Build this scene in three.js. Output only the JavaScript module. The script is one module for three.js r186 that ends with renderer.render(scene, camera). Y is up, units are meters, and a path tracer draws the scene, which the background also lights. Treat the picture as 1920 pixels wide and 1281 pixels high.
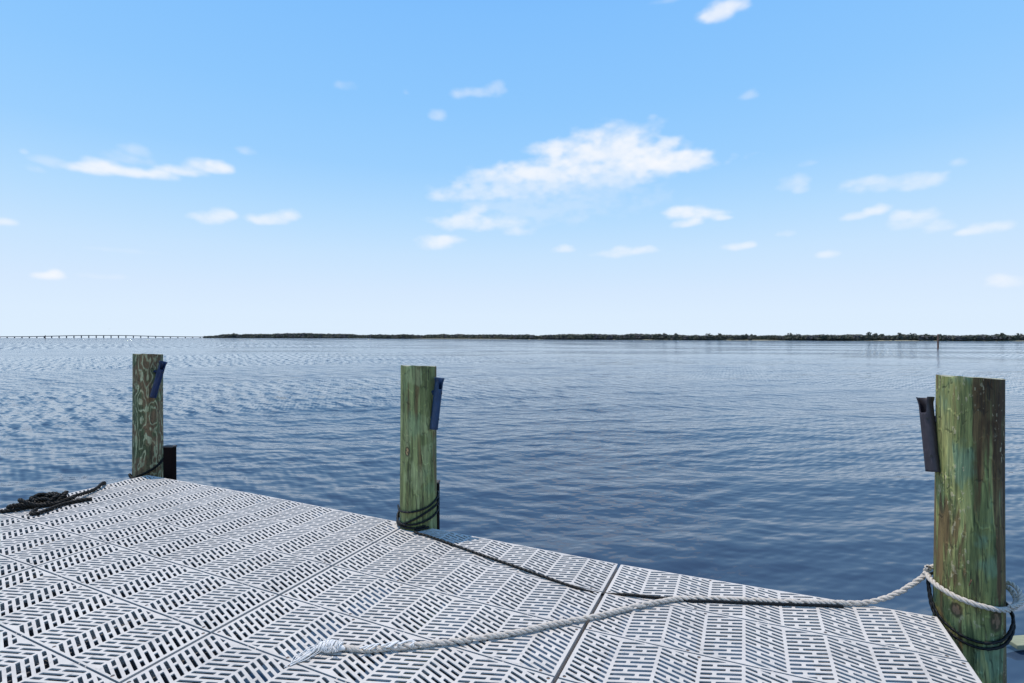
import * as THREE from 'three';
import { mergeGeometries, mergeVertices } from 'three/addons/utils/BufferGeometryUtils.js';
import { RoundedBoxGeometry } from 'three/addons/geometries/RoundedBoxGeometry.js';

// ------------------------------------------------------------------ camera, sky, sun, exposure
const scene = new THREE.Scene();
const EYE = 1.0664;                                   // eye above the deck (deck = 0)
const WATER = -1.1;                                   // water level below the deck
const camera = new THREE.PerspectiveCamera(67.2, 1024 / 683, 0.05, 20000);
camera.position.set(0, EYE, 0);
camera.rotation.set(-0.00726, 0, 0);

const renderer = new THREE.WebGLRenderer({ antialias: true });
renderer.toneMapping = THREE.LinearToneMapping;
renderer.toneMappingExposure = 1.0;
renderer.shadowMap.enabled = true;

const sun = new THREE.DirectionalLight(new THREE.Color().setRGB(1, 0.92, 0.79), 3.4);
sun.position.set(-22.9, 95.1, -20.6);
sun.target.position.set(0, 0, -2);
sun.castShadow = true;
sun.shadow.mapSize.set(4096, 4096);
Object.assign(sun.shadow.camera, { left: -8, right: 8, top: 8, bottom: -8, near: 1, far: 220 });
sun.name = 'sun';
scene.add(sun, sun.target);

// ------------------------------------------------------------------ noise helpers (seeded)
function rng(seed) { let a = seed >>> 0; return () => { a = (a + 0x6D2B79F5) | 0; let t = Math.imul(a ^ (a >>> 15), 1 | a); t = (t + Math.imul(t ^ (t >>> 7), 61 | t)) ^ t; return ((t ^ (t >>> 14)) >>> 0) / 4294967296; }; }
const PERM = new Uint16Array(512), VAL = new Float32Array(256);
{ const r = rng(7); const p = [...Array(256).keys()]; for (let i = 255; i > 0; i--) { const j = Math.floor(r() * (i + 1)); [p[i], p[j]] = [p[j], p[i]]; } for (let i = 0; i < 512; i++) PERM[i] = p[i & 255]; for (let i = 0; i < 256; i++) VAL[i] = r() * 2 - 1; }
function noise2(x, y, wx = 0) {                         // value noise, optional wrap of x after wx cells
  let xi = Math.floor(x), yi = Math.floor(y); const fx = x - xi, fy = y - yi;
  const u = fx * fx * fx * (fx * (fx * 6 - 15) + 10), v = fy * fy * fy * (fy * (fy * 6 - 15) + 10);
  let x1 = xi + 1; if (wx) { xi = ((xi % wx) + wx) % wx; x1 = ((x1 % wx) + wx) % wx; }
  const h = (a, b) => VAL[PERM[(a & 255) + PERM[b & 255]]];
  const a = h(xi, yi), b = h(x1, yi), c = h(xi, yi + 1), d = h(x1, yi + 1);
  return a + (b - a) * u + (c - a) * v + (a - b - c + d) * u * v;
}
function fbm(x, y, o = 4, wx = 0) { let s = 0, a = 0.5, f = 1; for (let i = 0; i < o; i++) { s += a * noise2(x * f, y * f + i * 17.3, wx * f); a *= 0.5; f *= 2; } return s; }
const sstep = (a, b, x) => { const t = Math.min(1, Math.max(0, (x - a) / (b - a))); return t * t * (3 - 2 * t); };
const lerp = (a, b, t) => a + (b - a) * t;
const toLin = (c) => (c <= 0.04045 ? c / 12.92 : ((c + 0.055) / 1.055) ** 2.4);
const lin = (r, g, b) => new THREE.Color().setRGB(r, g, b);

// ------------------------------------------------------------------ the sky: clear air and small fair weather clouds
{
  const SW = 4096, SH = 2048, data = new Float32Array(SW * SH * 4);
  // elevation in degrees -> sRGB of the air
  const air = [[0, 221, 238, 254], [2.5, 219, 237, 255], [5, 213, 233, 255], [9, 199, 228, 255], [13, 180, 220, 255], [18, 156, 208, 255], [24, 142, 200, 254], [32, 130, 192, 253], [45, 104, 170, 246], [65, 86, 148, 226], [90, 76, 136, 214]];
  const airAt = (e) => { let i = 0; while (i < air.length - 2 && e > air[i + 1][0]) i++; const A = air[i], B = air[i + 1], t = Math.min(1, Math.max(0, (e - A[0]) / (B[0] - A[0]))); return [1, 2, 3].map((k) => toLin(lerp(A[k], B[k], t) / 255)); };
  for (let y = 0; y < SH; y++) {
    const e = (y + 0.5) / SH * 180 - 90, c = airAt(Math.max(0, e));
    for (let x = 0; x < SW; x++) { const o = (y * SW + x) * 4; data[o] = c[0]; data[o + 1] = c[1]; data[o + 2] = c[2]; data[o + 3] = 1; }
  }
  // clouds: puffs of [azimuth right of ahead, elevation, half width, half height] in degrees, and how dense
  const clouds = [];
  const C = (opacity, edge, ...puffs) => clouds.push({ opacity, edge, puffs });
  C(0.95, 0.8, [11.1, 19.9, 5.65, 1.96], [7.7, 19.4, 4.40, 1.57], [14.8, 18.9, 4.47, 1.65], [17.8, 18.2, 2.56, 1.23], [4.4, 20.0, 2.78, 0.73]);
  C(0.8, 0.9, [10.6, 17.8, 10.39, 1.27], [2.4, 17.7, 6.22, 1.08], [17.0, 17.7, 4.14, 1.03], [20.0, 17.6, 1.90, 0.81]);
  C(0.55, 1, [3.6, 16.6, 8.51, 1.63], [-3.6, 15.7, 5.13, 0.88], [-7.1, 15.1, 2.54, 0.60], [-0.6, 16.9, 4.55, 1.20], [11.1, 16.9, 6.57, 1.07]);
  C(0.25, 1.2, [5.9, 14.7, 9.67, 2.21], [1.2, 13.6, 6.93, 1.96]);
  C(0.7, 0.9, [-6.5, 12.4, 2.75, 0.84], [-5.0, 13.0, 1.72, 0.67], [-3.9, 12.2, 2.31, 0.79]);
  C(0.78, 0.8, [-8.6, 10.3, 2.06, 0.74], [-7.1, 10.7, 1.73, 0.57]);
  C(0.5, 1, [-0.9, 12.4, 2.61, 0.91], [0.9, 11.6, 1.75, 0.57], [-3.7, 14.0, 1.03, 0.50]);
  C(0.9, 0.8, [22.0, 30.3, 1.94, 0.90], [21.0, 30.2, 1.52, 0.66], [23.3, 30.5, 1.08, 0.65]);
  C(0.2, 1.2, [16.6, 32.0, 1.39, 0.25]);
  C(0.93, 0.8, [-38.6, 14.7, 1.33, 0.56], [-39.5, 14.1, 1.72, 0.47], [-37.3, 14.5, 1.82, 0.53], [-35.2, 14.5, 2.31, 0.46], [-32.7, 15.2, 2.23, 0.51], [-30.8, 15.9, 1.69, 0.66], [-29.5, 15.9, 1.13, 0.67]);
  C(0.3, 1.2, [-41.9, 14.3, 1.12, 0.50], [-42.8, 13.5, 0.78, 0.33], [-36.2, 16.3, 1.12, 0.53], [-36.8, 15.5, 1.84, 0.62], [-27.3, 17.8, 0.98, 0.38], [-43.4, 14.7, 0.30, 0.24]);
  C(0.7, 0.9, [-30.4, 11.3, 1.65, 0.64], [-29.6, 11.8, 1.06, 0.54], [-28.8, 11.7, 0.89, 0.45]);
  C(0.68, 0.9, [-25.3, 11.7, 1.90, 0.52], [-23.5, 12.3, 1.27, 0.62], [-26.0, 11.5, 1.18, 0.41]);
  C(0.65, 0.9, [-44.5, 9.1, 0.72, 0.33], [-45.3, 8.9, 0.58, 0.33]);
  C(0.85, 0.9, [-41.9, 5.1, 1.11, 0.35], [-41.5, 5.4, 0.60, 0.31]);
  C(0.2, 1.2, [-36.8, 7.7, 2.27, 0.28], [-38.6, 5.3, 1.81, 0.28]);
  C(0.9, 0.8, [18.1, 13.2, 1.57, 0.54], [19.2, 12.8, 2.07, 0.69], [20.5, 12.5, 2.04, 0.53], [18.9, 11.9, 1.56, 0.43], [22.0, 12.1, 1.00, 0.32]);
  C(0.6, 0.9, [11.1, 9.0, 2.37, 0.51], [12.0, 9.6, 1.23, 0.34], [14.0, 9.3, 2.21, 0.45]);
  C(0.7, 0.9, [5.8, 9.7, 1.39, 0.46]);
  C(0.62, 0.9, [23.8, 9.2, 1.67, 0.37], [24.8, 9.3, 0.77, 0.32]);
  C(0.4, 1, [28.2, 10.1, 1.00, 0.36]);
  C(0.6, 0.9, [31.4, 7.8, 1.03, 0.40]);
  C(0.55, 1, [36.4, 13.5, 3.37, 0.72], [38.8, 13.3, 1.41, 0.79], [34.4, 14.0, 1.77, 0.46]);
  C(0.4, 1.1, [28.6, 14.7, 1.24, 0.78], [29.3, 14.1, 0.79, 0.44]);
  C(0.25, 1.2, [29.9, 16.3, 0.77, 0.28]);
  C(0.4, 1, [40.9, 14.4, 0.66, 0.38]);
  C(0.92, 0.8, [35.4, 11.4, 0.97, 0.51]);
  C(0.6, 1, [37.9, 10.1, 1.82, 0.82], [39.7, 9.4, 1.04, 0.53], [33.6, 11.1, 1.21, 0.43], [37.1, 10.7, 0.93, 0.46]);
  C(0.62, 0.9, [42.6, 8.8, 1.59, 0.51], [43.8, 9.0, 0.73, 0.46], [41.6, 8.7, 0.82, 0.35]);
  C(0.7, 0.9, [44.0, 4.4, 1.23, 0.55], [43.5, 4.8, 0.75, 0.39]);
  C(0.42, 1, [-5.6, 25.2, 1.17, 0.58], [-3.9, 25.2, 2.14, 0.44], [-1.8, 25.7, 1.28, 0.58]);
  C(0.4, 1, [-8.3, 23.0, 0.96, 0.65]);
  C(0.25, 1.2, [-17.9, 24.9, 1.07, 0.42]);
  C(0.25, 1.2, [-11.6, 25.0, 0.41, 0.33]);
  C(0.35, 1, [24.6, 23.1, 0.90, 0.41]);
  // the same kind of cloud goes on all round the horizon
  const r = rng(91);
  for (let i = 0; i < 95; i++) {
    const az = 54 + r() * 252, el = 4 + 30 * r() ** 1.4, w = (1.2 + r() * 3.2), h = w * (0.22 + 0.14 * r()), p = [];
    for (let k = 0; k < 2 + Math.floor(r() * 3); k++) p.push([az + (r() - 0.5) * w * 1.6, el + (r() - 0.3) * h * 0.8, w * (0.5 + 0.5 * r()), h * (0.6 + 0.5 * r())]);
    clouds.push({ opacity: 0.3 + 0.6 * r(), edge: 1, puffs: p });
  }
  for (let i = 0; i < 16; i++) { const az = r() * 360, el = 40 + r() * 42, w = 3 + r() * 5; clouds.push({ opacity: 0.3 + 0.4 * r(), edge: 1.1, puffs: [[az, el, w, w * 0.4], [az + w * 0.8, el + 0.6, w * 0.7, w * 0.3]] }); }
  clouds.forEach((c, ci) => {
    for (const [az, el, hw, hh] of c.puffs) {             // box of each puff, all puffs of a cloud joined by taking the largest
      const colOf = (a) => ((a - 90) / 360 + 0.5) * SW, ks = 1 / Math.max(0.15, Math.cos(el * Math.PI / 180)), W = hw * ks * 1.8, H = hh * 2.0;
      const x0 = Math.floor(colOf(az - W)), x1 = Math.ceil(colOf(az + W)), y0 = Math.floor((el - H + 90) / 180 * SH), y1 = Math.ceil((el + H + 90) / 180 * SH);
      c.px = c.px || new Map();
      for (let y = y0; y <= y1; y++) {
        if (y < SH / 2 + 2 || y >= SH) continue;
        const e = (y + 0.5) / SH * 180 - 90;
        for (let x = x0; x <= x1; x++) {
          const a = ((x + 0.5) / SW - 0.5) * 360 + 90, sx = a / ks, n = fbm(sx * 0.55 + ci * 7.7, e * 0.9 + ci * 3.1, 2), n2 = fbm(sx * 0.9 + ci * 5.1, e * 1.4, 3);
          const dx = (a - az) / (hw * ks) + n * 0.35, dy = (e - el) / hh + n * 0.4, d2 = dx * dx + (dy < 0 ? dy * dy * 1.5 : dy * dy * 0.8);
          const v = 1.15 - d2 * 0.85 + n2 * 0.75 * c.edge; if (v <= 0) continue;
          const m = sstep(-0.15, 1.8, v), key = y * SW + (((x % SW) + SW) % SW), q = c.px.get(key);
          const low = sstep(0.5, -0.9, dy);
          c.px.set(key, q ? [1 - (1 - q[0]) * (1 - m), q[0] > m ? q[1] : low] : [m, low]);
        }
      }
    }
    for (const [key, [m, low]] of c.px) {
      const o = key * 4, al = m * c.opacity * 0.9, col = [lerp(0.985, 0.86, low * 0.6), lerp(0.985, 0.9, low * 0.55), 1.0];
      for (let k = 0; k < 3; k++) data[o + k] = lerp(data[o + k], col[k], al);
    }
    c.px = null;
  });
  const t = new THREE.DataTexture(data, SW, SH, THREE.RGBAFormat, THREE.FloatType);
  t.mapping = THREE.EquirectangularReflectionMapping; t.magFilter = THREE.LinearFilter; t.minFilter = THREE.LinearFilter; t.needsUpdate = true;
  scene.background = t; scene.environment = t;
}

// ------------------------------------------------------------------ naming and building helpers
const taken = new Map();
function numbered(n) { const k = taken.get(n) ?? 0; taken.set(n, k + 1); return k ? n + '_' + String(k).padStart(3, '0') : n; }
function mesh(name, geo, mat, parent) { const m = new THREE.Mesh(geo, mat); m.name = name; m.castShadow = m.receiveShadow = true; if (parent) parent.add(m); return m; }
function thing(name, label, category, group) { const g = new THREE.Group(); g.name = numbered(name); g.userData = { label, category }; if (group) g.userData.group = group; scene.add(g); return g; }
function single(name, geo, mat, label, category, group) { const m = mesh(numbered(name), geo, mat, scene); m.userData = { label, category }; if (group) m.userData.group = group; return m; }
function setting(name, geo, mat) { const m = mesh(name, geo, mat, scene); m.userData = { kind: 'structure' }; return m; }
const V = (x, y, z) => new THREE.Vector3(x, y, z);
// world point from metres right of and ahead of the eye
const P = (x, y, ahead) => V(x, y, -ahead);
function texFrom(w, h, fn, { srgb = false, float = false, rep = true } = {}) {
  const d = float ? new Float32Array(w * h * 4) : new Uint8Array(w * h * 4);
  for (let y = 0; y < h; y++) for (let x = 0; x < w; x++) { const c = fn(x / w, y / h, x, y), o = (y * w + x) * 4; for (let k = 0; k < 3; k++) d[o + k] = float ? c[k] : Math.max(0, Math.min(255, Math.round(c[k] * 255))); d[o + 3] = float ? 1 : 255; }
  const t = new THREE.DataTexture(d, w, h, THREE.RGBAFormat, float ? THREE.FloatType : THREE.UnsignedByteType);
  if (rep) t.wrapS = t.wrapT = THREE.RepeatWrapping; t.magFilter = THREE.LinearFilter; t.minFilter = THREE.LinearFilter; if (srgb) t.colorSpace = THREE.SRGBColorSpace; t.needsUpdate = true; return t;
}

// ------------------------------------------------------------------ the water
{
  const r = rng(33), comps = [], WIND = 1.25;            // main travel direction (radians from +x towards the camera)
  const add = (n, l0, l1, slope, spread) => { for (let i = 0; i < n; i++) { const l = l0 * (l1 / l0) ** ((i + r()) / n), a = WIND + (r() + r() + r() - 1.5) * spread, s = slope * Math.sqrt(2 / n) * (0.6 + 0.8 * r()); comps.push({ k: 2 * Math.PI / l, cx: Math.cos(a), cz: Math.sin(a), a: s * l / (2 * Math.PI), l, ph: r() * 6.283 }); } };
  add(36, 0.18, 0.7, 0.075, 0.8); add(30, 0.7, 2.4, 0.044, 0.7); add(12, 2.4, 8, 0.012, 0.5); add(10, 9, 90, 0.012, 0.9);
  const rad = []; for (let q = 0.6; q < 9500;) { rad.push(q); q += q < 4.4 ? 0.026 : q < 60 ? q * 0.006 : q < 1200 ? q * 0.022 : q * 0.1; }
  const ang = []; for (let a = -70; a < 70; a += 0.235) ang.push(a); for (let a = 70; a < 290; a += 4) ang.push(a);
  const nr = rad.length, na = ang.length, pos = new Float32Array((nr * na + 1) * 3), uv = new Float32Array((nr * na + 1) * 2);
  const cx0 = 0, cz0 = -0.2;
  for (let i = 0; i < nr; i++) {
    const q = rad[i], cell = Math.max(i ? q - rad[i - 1] : 0.03, q * 0.0041);
    for (let j = 0; j < na; j++) {
      const a = ang[j] * Math.PI / 180, x = cx0 + q * Math.sin(a), z = cz0 - q * Math.cos(a), o = i * na + j; let h = 0;
      const front = Math.abs(ang[j]) <= 70.1, gust = 0.85 + 0.6 * fbm(x * 0.045 + 9, z * 0.09, 3), g2 = 1 + 0.7 * fbm(x * 0.5, z * 0.5 + 40, 2);
      for (const c of comps) { const f = front ? sstep(3.6, 7, c.l / cell) : (c.l > 20 ? 0.0 : 0); if (f > 0) h += f * c.a * (c.l < 0.7 ? gust * g2 : c.l < 7 ? gust : 1) * Math.sin(c.k * (c.cx * x + c.cz * z) + c.ph); }
      pos[o * 3] = x; pos[o * 3 + 1] = WATER + h; pos[o * 3 + 2] = z; uv[o * 2] = x / 8; uv[o * 2 + 1] = -z / 8;
    }
  }
  const cO = nr * na; pos[cO * 3] = cx0; pos[cO * 3 + 1] = WATER; pos[cO * 3 + 2] = cz0; uv[cO * 2] = 0; uv[cO * 2 + 1] = -cz0 / 8;
  const idx = new Uint32Array((nr - 1) * na * 6 + na * 3); let w = 0;
  for (let j = 0; j < na; j++) { const jn = (j + 1) % na; idx[w++] = cO; idx[w++] = jn; idx[w++] = j; }
  for (let i = 0; i < nr - 1; i++) for (let j = 0; j < na; j++) { const jn = (j + 1) % na, a = i * na + j, b = i * na + jn, c = a + na, d = b + na; idx[w++] = a; idx[w++] = b; idx[w++] = c; idx[w++] = b; idx[w++] = d; idx[w++] = c; }
  const g = new THREE.BufferGeometry(); g.setAttribute('position', new THREE.BufferAttribute(pos, 3)); g.setAttribute('uv', new THREE.BufferAttribute(uv, 2)); g.setIndex(new THREE.BufferAttribute(idx, 1));
  g.computeVertexNormals();
  // fine ripples: tileable normal map, 8 m a side
  const N = 1024, T = 8, rr = rng(5), sx = new Float32Array(N * N), sz = new Float32Array(N * N), tab = new Float32Array(N); for (let i = 0; i < N; i++) tab[i] = Math.cos(2 * Math.PI * i / N);
  const wave = (n, l0, l1, slope, spread) => { for (let i = 0; i < n; i++) {
    const l = l0 * (l1 / l0) ** rr(), a = WIND + (rr() + rr() + rr() - 1.5) * spread, kx = Math.round(T / l * Math.cos(a)), kz = Math.round(T / l * Math.sin(a)), kl = Math.hypot(kx, kz) || 1, s = slope * Math.sqrt(2 / n), ph = Math.floor(rr() * N);
    for (let y = 0; y < N; y++) for (let x = 0; x < N; x++) { const v = s * tab[((kx * x + kz * y + ph) % N + N) % N]; sx[y * N + x] += v * kx / kl; sz[y * N + x] += v * kz / kl; }
  } };
  wave(30, 0.07, 0.2, 0.085, 1.3); wave(34, 0.2, 0.75, 0.115, 0.8);
  const nm = texFrom(N, N, (u, v, x, y) => { const m = 1; const a = -sx[y * N + x] * m, b = sz[y * N + x] * m, l = 1 / Math.hypot(a, b, 1); return [a * l * 0.5 + 0.5, b * l * 0.5 + 0.5, l * 0.5 + 0.5]; }, { float: true });
  // the farther out, the more of the waves are too small for the mesh and are left to the normal map
  const rings = [[0, 0.46, 1, 0], [9, 0.54, 0.97, 0.2], [16, 0.66, 0.92, -0.25], [27, 0.76, 0.85, 0.35], [45, 0.92, 0.7, -0.45], [75, 1.15, 0.5, 0.6], [130, 1.7, 0.27, -0.3], [260, 2.2, 0.17, 0.2], [600, 2.6, 0.1, -0.1]];
  const mats = rings.map(([, k, rep, turn]) => { const t = nm.clone(); t.repeat.set(rep, rep); t.rotation = turn; t.needsUpdate = true; return new THREE.MeshPhysicalMaterial({ color: lin(0.036, 0.058, 0.094), roughness: 0.06, ior: 1.333, normalMap: t, normalScale: new THREE.Vector2(k, k) }); });
  const firstRow = (d) => { let i = 0; while (rad[i] < d) i++; return i; };
  rings.forEach(([d], k) => { const i0 = k ? na * 3 + firstRow(d) * na * 6 : 0, i1 = k < rings.length - 1 ? na * 3 + firstRow(rings[k + 1][0]) * na * 6 : idx.length; g.addGroup(i0, i1 - i0, k); });
  setting('water', g, mats);
}

// ------------------------------------------------------------------ the far shore: land, woods, trees, bridge
const SHORE = [[-560, 2990], [-380, 2400], [-376, 1395], [0, 697], [127, 510], [204, 410], [263, 343], [321, 322], [420, 290], [620, 300], [900, 380]];
{
  // land: a low strip behind the shoreline
  const pts = [[-1900, 3300], ...SHORE.slice(0, 1), [-520, 2500], [-376, 1395], ...SHORE.slice(3)];
  const p = [], ix = [];
  pts.forEach(([x, z], i) => { const l = Math.hypot(x, z), k = (l + 1500) / l; p.push(x, WATER - 0.1, -z, x * 1.006, WATER + 0.5, -z * 1.006, x * k, WATER + 1.2, -z * k); if (i) { const a = (i - 1) * 3, b = i * 3; ix.push(a, b, a + 1, b, b + 1, a + 1, a + 1, b + 1, a + 2, b + 1, b + 2, a + 2); } });
  const g = new THREE.BufferGeometry(); g.setAttribute('position', new THREE.Float32BufferAttribute(p, 3)); g.setIndex(ix); g.computeVertexNormals();
  setting('far_shore_land', g, new THREE.MeshStandardMaterial({ color: lin(0.27, 0.25, 0.17), roughness: 1 }));
}
// a ragged crown: leaf clumps as small tilted faces through an uneven volume
function crownGeo(seed, n, size) {
  const r = rng(seed), parts = [];
  const lobes = []; for (let i = 0; i < 7; i++) lobes.push([(r() - 0.5) * 0.9, 0.25 + r() * 0.7, (r() - 0.5) * 0.9, 0.22 + r() * 0.2]);
  for (let i = 0; i < n; i++) {
    const L = lobes[i % 7], u = r() * 2 - 1, a = r() * 6.283, q = Math.sqrt(1 - u * u), d = L[3] * (0.6 + 0.5 * r());
    const g = new THREE.TetrahedronGeometry(size * (0.6 + 0.8 * r()), 0); g.scale(1, 0.6, 1); g.rotateX(r() * 6); g.rotateY(r() * 6);
    g.translate(L[0] + d * q * Math.cos(a), L[1] + d * u * 0.85, L[2] + d * q * Math.sin(a)); g.deleteAttribute('uv'); parts.push(g);
  }
  return mergeGeometries(parts);
}
{
  const mats = [lin(0.15, 0.165, 0.125), lin(0.165, 0.17, 0.13), lin(0.145, 0.155, 0.13)].map((c) => new THREE.MeshPhysicalMaterial({ color: c, roughness: 1, transmission: 0.5, thickness: 0, specularIntensity: 0.3 }));
  const crown = crownGeo(11, 54, 0.27), r = rng(44), M = new THREE.Matrix4(), Q = new THREE.Quaternion(), E = new THREE.Euler();
  // shoreline distance for a given x over ahead ratio
  const curve = [[-0.60, 3300], [-0.571, 2990], [-0.49, 2400], [-0.40, 1900], [-0.27, 1395], [-0.13, 980], [0, 697], [0.12, 575], [0.249, 510], [0.36, 455], [0.498, 410], [0.62, 372], [0.768, 343], [0.88, 330], [1.0, 322], [1.3, 300], [1.8, 290]];
  const tall = [[-0.60, 10], [-0.56, 17], [-0.5, 18], [-0.27, 9.0], [0, 4.7], [0.12, 4.6], [0.249, 4.3], [0.4, 3.4], [0.5, 3.0], [0.6, 3.2], [0.7, 3.1], [0.78, 2.8], [1.0, 2.8], [1.8, 3.0]];
  const at = (tab, q) => { let i = 0; while (i < tab.length - 2 && q > tab[i + 1][0]) i++; return lerp(tab[i][1], tab[i + 1][1], Math.min(1, Math.max(0, (q - tab[i][0]) / (tab[i + 1][0] - tab[i][0])))); };
  const each = [[], [], []], tone = [];
  for (let i = 0; i < 5200; i++) {
    const q = -0.6 + 2.3 * r() ** 1.05, back = r() ** 1.5, ah = at(curve, q) * (1.009 + 0.05 * back), h = at(tall, q) * (0.86 + 0.34 * r() + 0.2 * back + 0.3 * fbm(q * 38, 3, 3));
    E.set(0, r() * 6.283, 0); Q.setFromEuler(E); const s = h * 0.95; M.compose(V(q * ah, WATER + 0.42 - 0.07 * h, -ah), Q, V(s * (0.9 + 0.7 * r()), s, s)); each[i % 3].push(M.clone());
  }
  const woods = new THREE.InstancedMesh(crown, mats[0], 5200); woods.name = 'far_woods'; let n = 0; const tints = [[1, 1, 1], [1.35, 1.2, 1.15], [1.15, 1.0, 1.35]].map((c) => lin(...c));
  each.forEach((list, k) => list.forEach((m) => { woods.setMatrixAt(n, m); woods.setColorAt(n++, tints[k]); }));
  woods.castShadow = woods.receiveShadow = true; woods.userData = { kind: 'stuff', label: 'low dark green wood along the far shore', category: 'woods' }; scene.add(woods);
  // trees that stand out above the wood
  const where = [[-0.538, 1.5, 'round'], [0.292, 1.55, 'round'], [0.318, 1.5, 'round'], [0.385, 1.6, 'pine'], [0.405, 1.62, 'pine'], [0.452, 1.55, 'round'], [0.468, 1.5, 'round'], [0.545, 1.75, 'pine'], [0.556, 1.5, 'pine'], [0.690, 1.8, 'pine'], [0.713, 1.65, 'round'], [0.757, 1.75, 'pine'], [0.776, 1.7, 'pine'], [0.806, 1.55, 'round'], [0.838, 1.5, 'round'], [0.951, 1.7, 'round'], [0.981, 1.6, 'pine']];
  const words = ['leftmost tall tree, over the wooded point beside the bridge end', 'tree rising right of the middle piling over the low wood', 'second bump of trees right of the middle of the far shore', 'slim pine, left of a close pair on the far shore', 'slim pine, right of a close pair on the far shore', 'broad tree, left one of the dark clump on the far shore', 'broad tree, right one of the dark clump on the far shore', 'taller pine at the start of the long wooded rise', 'shorter pine just right of the taller one on the wooded rise', 'pine at the right end of the long wooded rise', 'round tree by the dip right of the long wooded rise', 'thin lone pine left of the wooden channel post', 'second thin pine left of the wooden channel post', 'wide round tree left of the wooden channel post', 'round tree just right behind the wooden channel post', 'wide round tree behind the rightmost piling', 'rightmost pine on the far shore by the picture edge'];
  const roundCrown = crownGeo(21, 80, 0.22), pineCrown = crownGeo(23, 56, 0.2); pineCrown.scale(0.8, 0.8, 0.8); pineCrown.translate(0, 0.25, 0);
  const trunk = new THREE.CylinderGeometry(0.022, 0.04, 0.75, 6); trunk.translate(0, 0.36, 0);
  const bark = new THREE.MeshStandardMaterial({ color: lin(0.07, 0.055, 0.045), roughness: 1 });
  where.forEach(([q, k, kind], i) => {
    const ah = at(curve, q) * 1.012, h = at(tall, q) * k * 1.06, t = thing(kind === 'pine' ? 'pine_tree' : 'broad_tree', words[i], 'tree', 'trees standing out above the far wood');
    t.position.set(q * ah, WATER + 0.2, -ah); t.rotation.y = i * 1.7;
    mesh('trunk', trunk, bark, t).scale.set(h, h, h); mesh('crown', kind === 'pine' ? pineCrown : roundCrown, mats[i % 3], t).scale.set(h * 0.95, h * 0.85, h * 0.95);
  });
}
{
  // the long bridge: x over ahead from -1.5 to -0.57, hump in the middle
  const b = thing('road_bridge', 'long low concrete road bridge on many piers crossing the far left horizon', 'bridge'), conc = new THREE.MeshStandardMaterial({ color: lin(0.11, 0.115, 0.12), roughness: 0.9 });
  const AH = 3600, top = (x) => { const px = 960 + x / AH * 964; return 8 + 3 * sstep(-100, 60, px) * sstep(420, 300, px) + 8 * sstep(40, 165, px) * sstep(335, 215, px); };
  const dp = []; for (let x = -5200; x <= -2040; x += 52) dp.push(x);
  for (let i = 0; i < dp.length - 1; i++) {
    const a = dp[i], c = dp[i + 1], ya = top(a), yc = top(c), g = new THREE.BoxGeometry(Math.hypot(c - a, yc - ya) + 0.2, 4.8, 12), m = mesh('deck_span', g, conc, b);
    m.position.set((a + c) / 2, WATER + (ya + yc) / 2 - 1, -AH); m.rotation.z = Math.atan2(yc - ya, c - a);
  }
  const cap = new THREE.BoxGeometry(10, 1.6, 11), capTaper = new THREE.CylinderGeometry(4.8, 2.6, 1.2, 4, 1); capTaper.rotateY(Math.PI / 4); capTaper.translate(0, -1.3, 0);
  const headG = mergeGeometries([cap, capTaper].map((g) => g.toNonIndexed()));
  for (const x of dp.slice(1)) {
    const y = top(x), s = new THREE.BoxGeometry(2.6, y + 2, 7), p = mesh('pier', s, conc, b); p.position.set(x, WATER + y / 2 - 3, -AH);
    const h = mesh('pier_cap', headG, conc, p); h.position.y = y / 2 + 0.2;
  }
}

// ------------------------------------------------------------------ the dock
const A = 0.4262, cA = Math.cos(A), sA = Math.sin(A), OX = -0.5962, OZ = 2.9574, PL = 1.22, PW = 0.301;
const SAG = [0.0067, 0.0097, -0.0052, -0.0161, 0.0049];      // the deck is not quite level, one value per joint, left to right
const sagAt = (s) => { const u = Math.min(1.999, Math.max(-2, s / PL)), i = Math.floor(u) + 2; return lerp(SAG[i], SAG[i + 1], u + 2 - i); };
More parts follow.
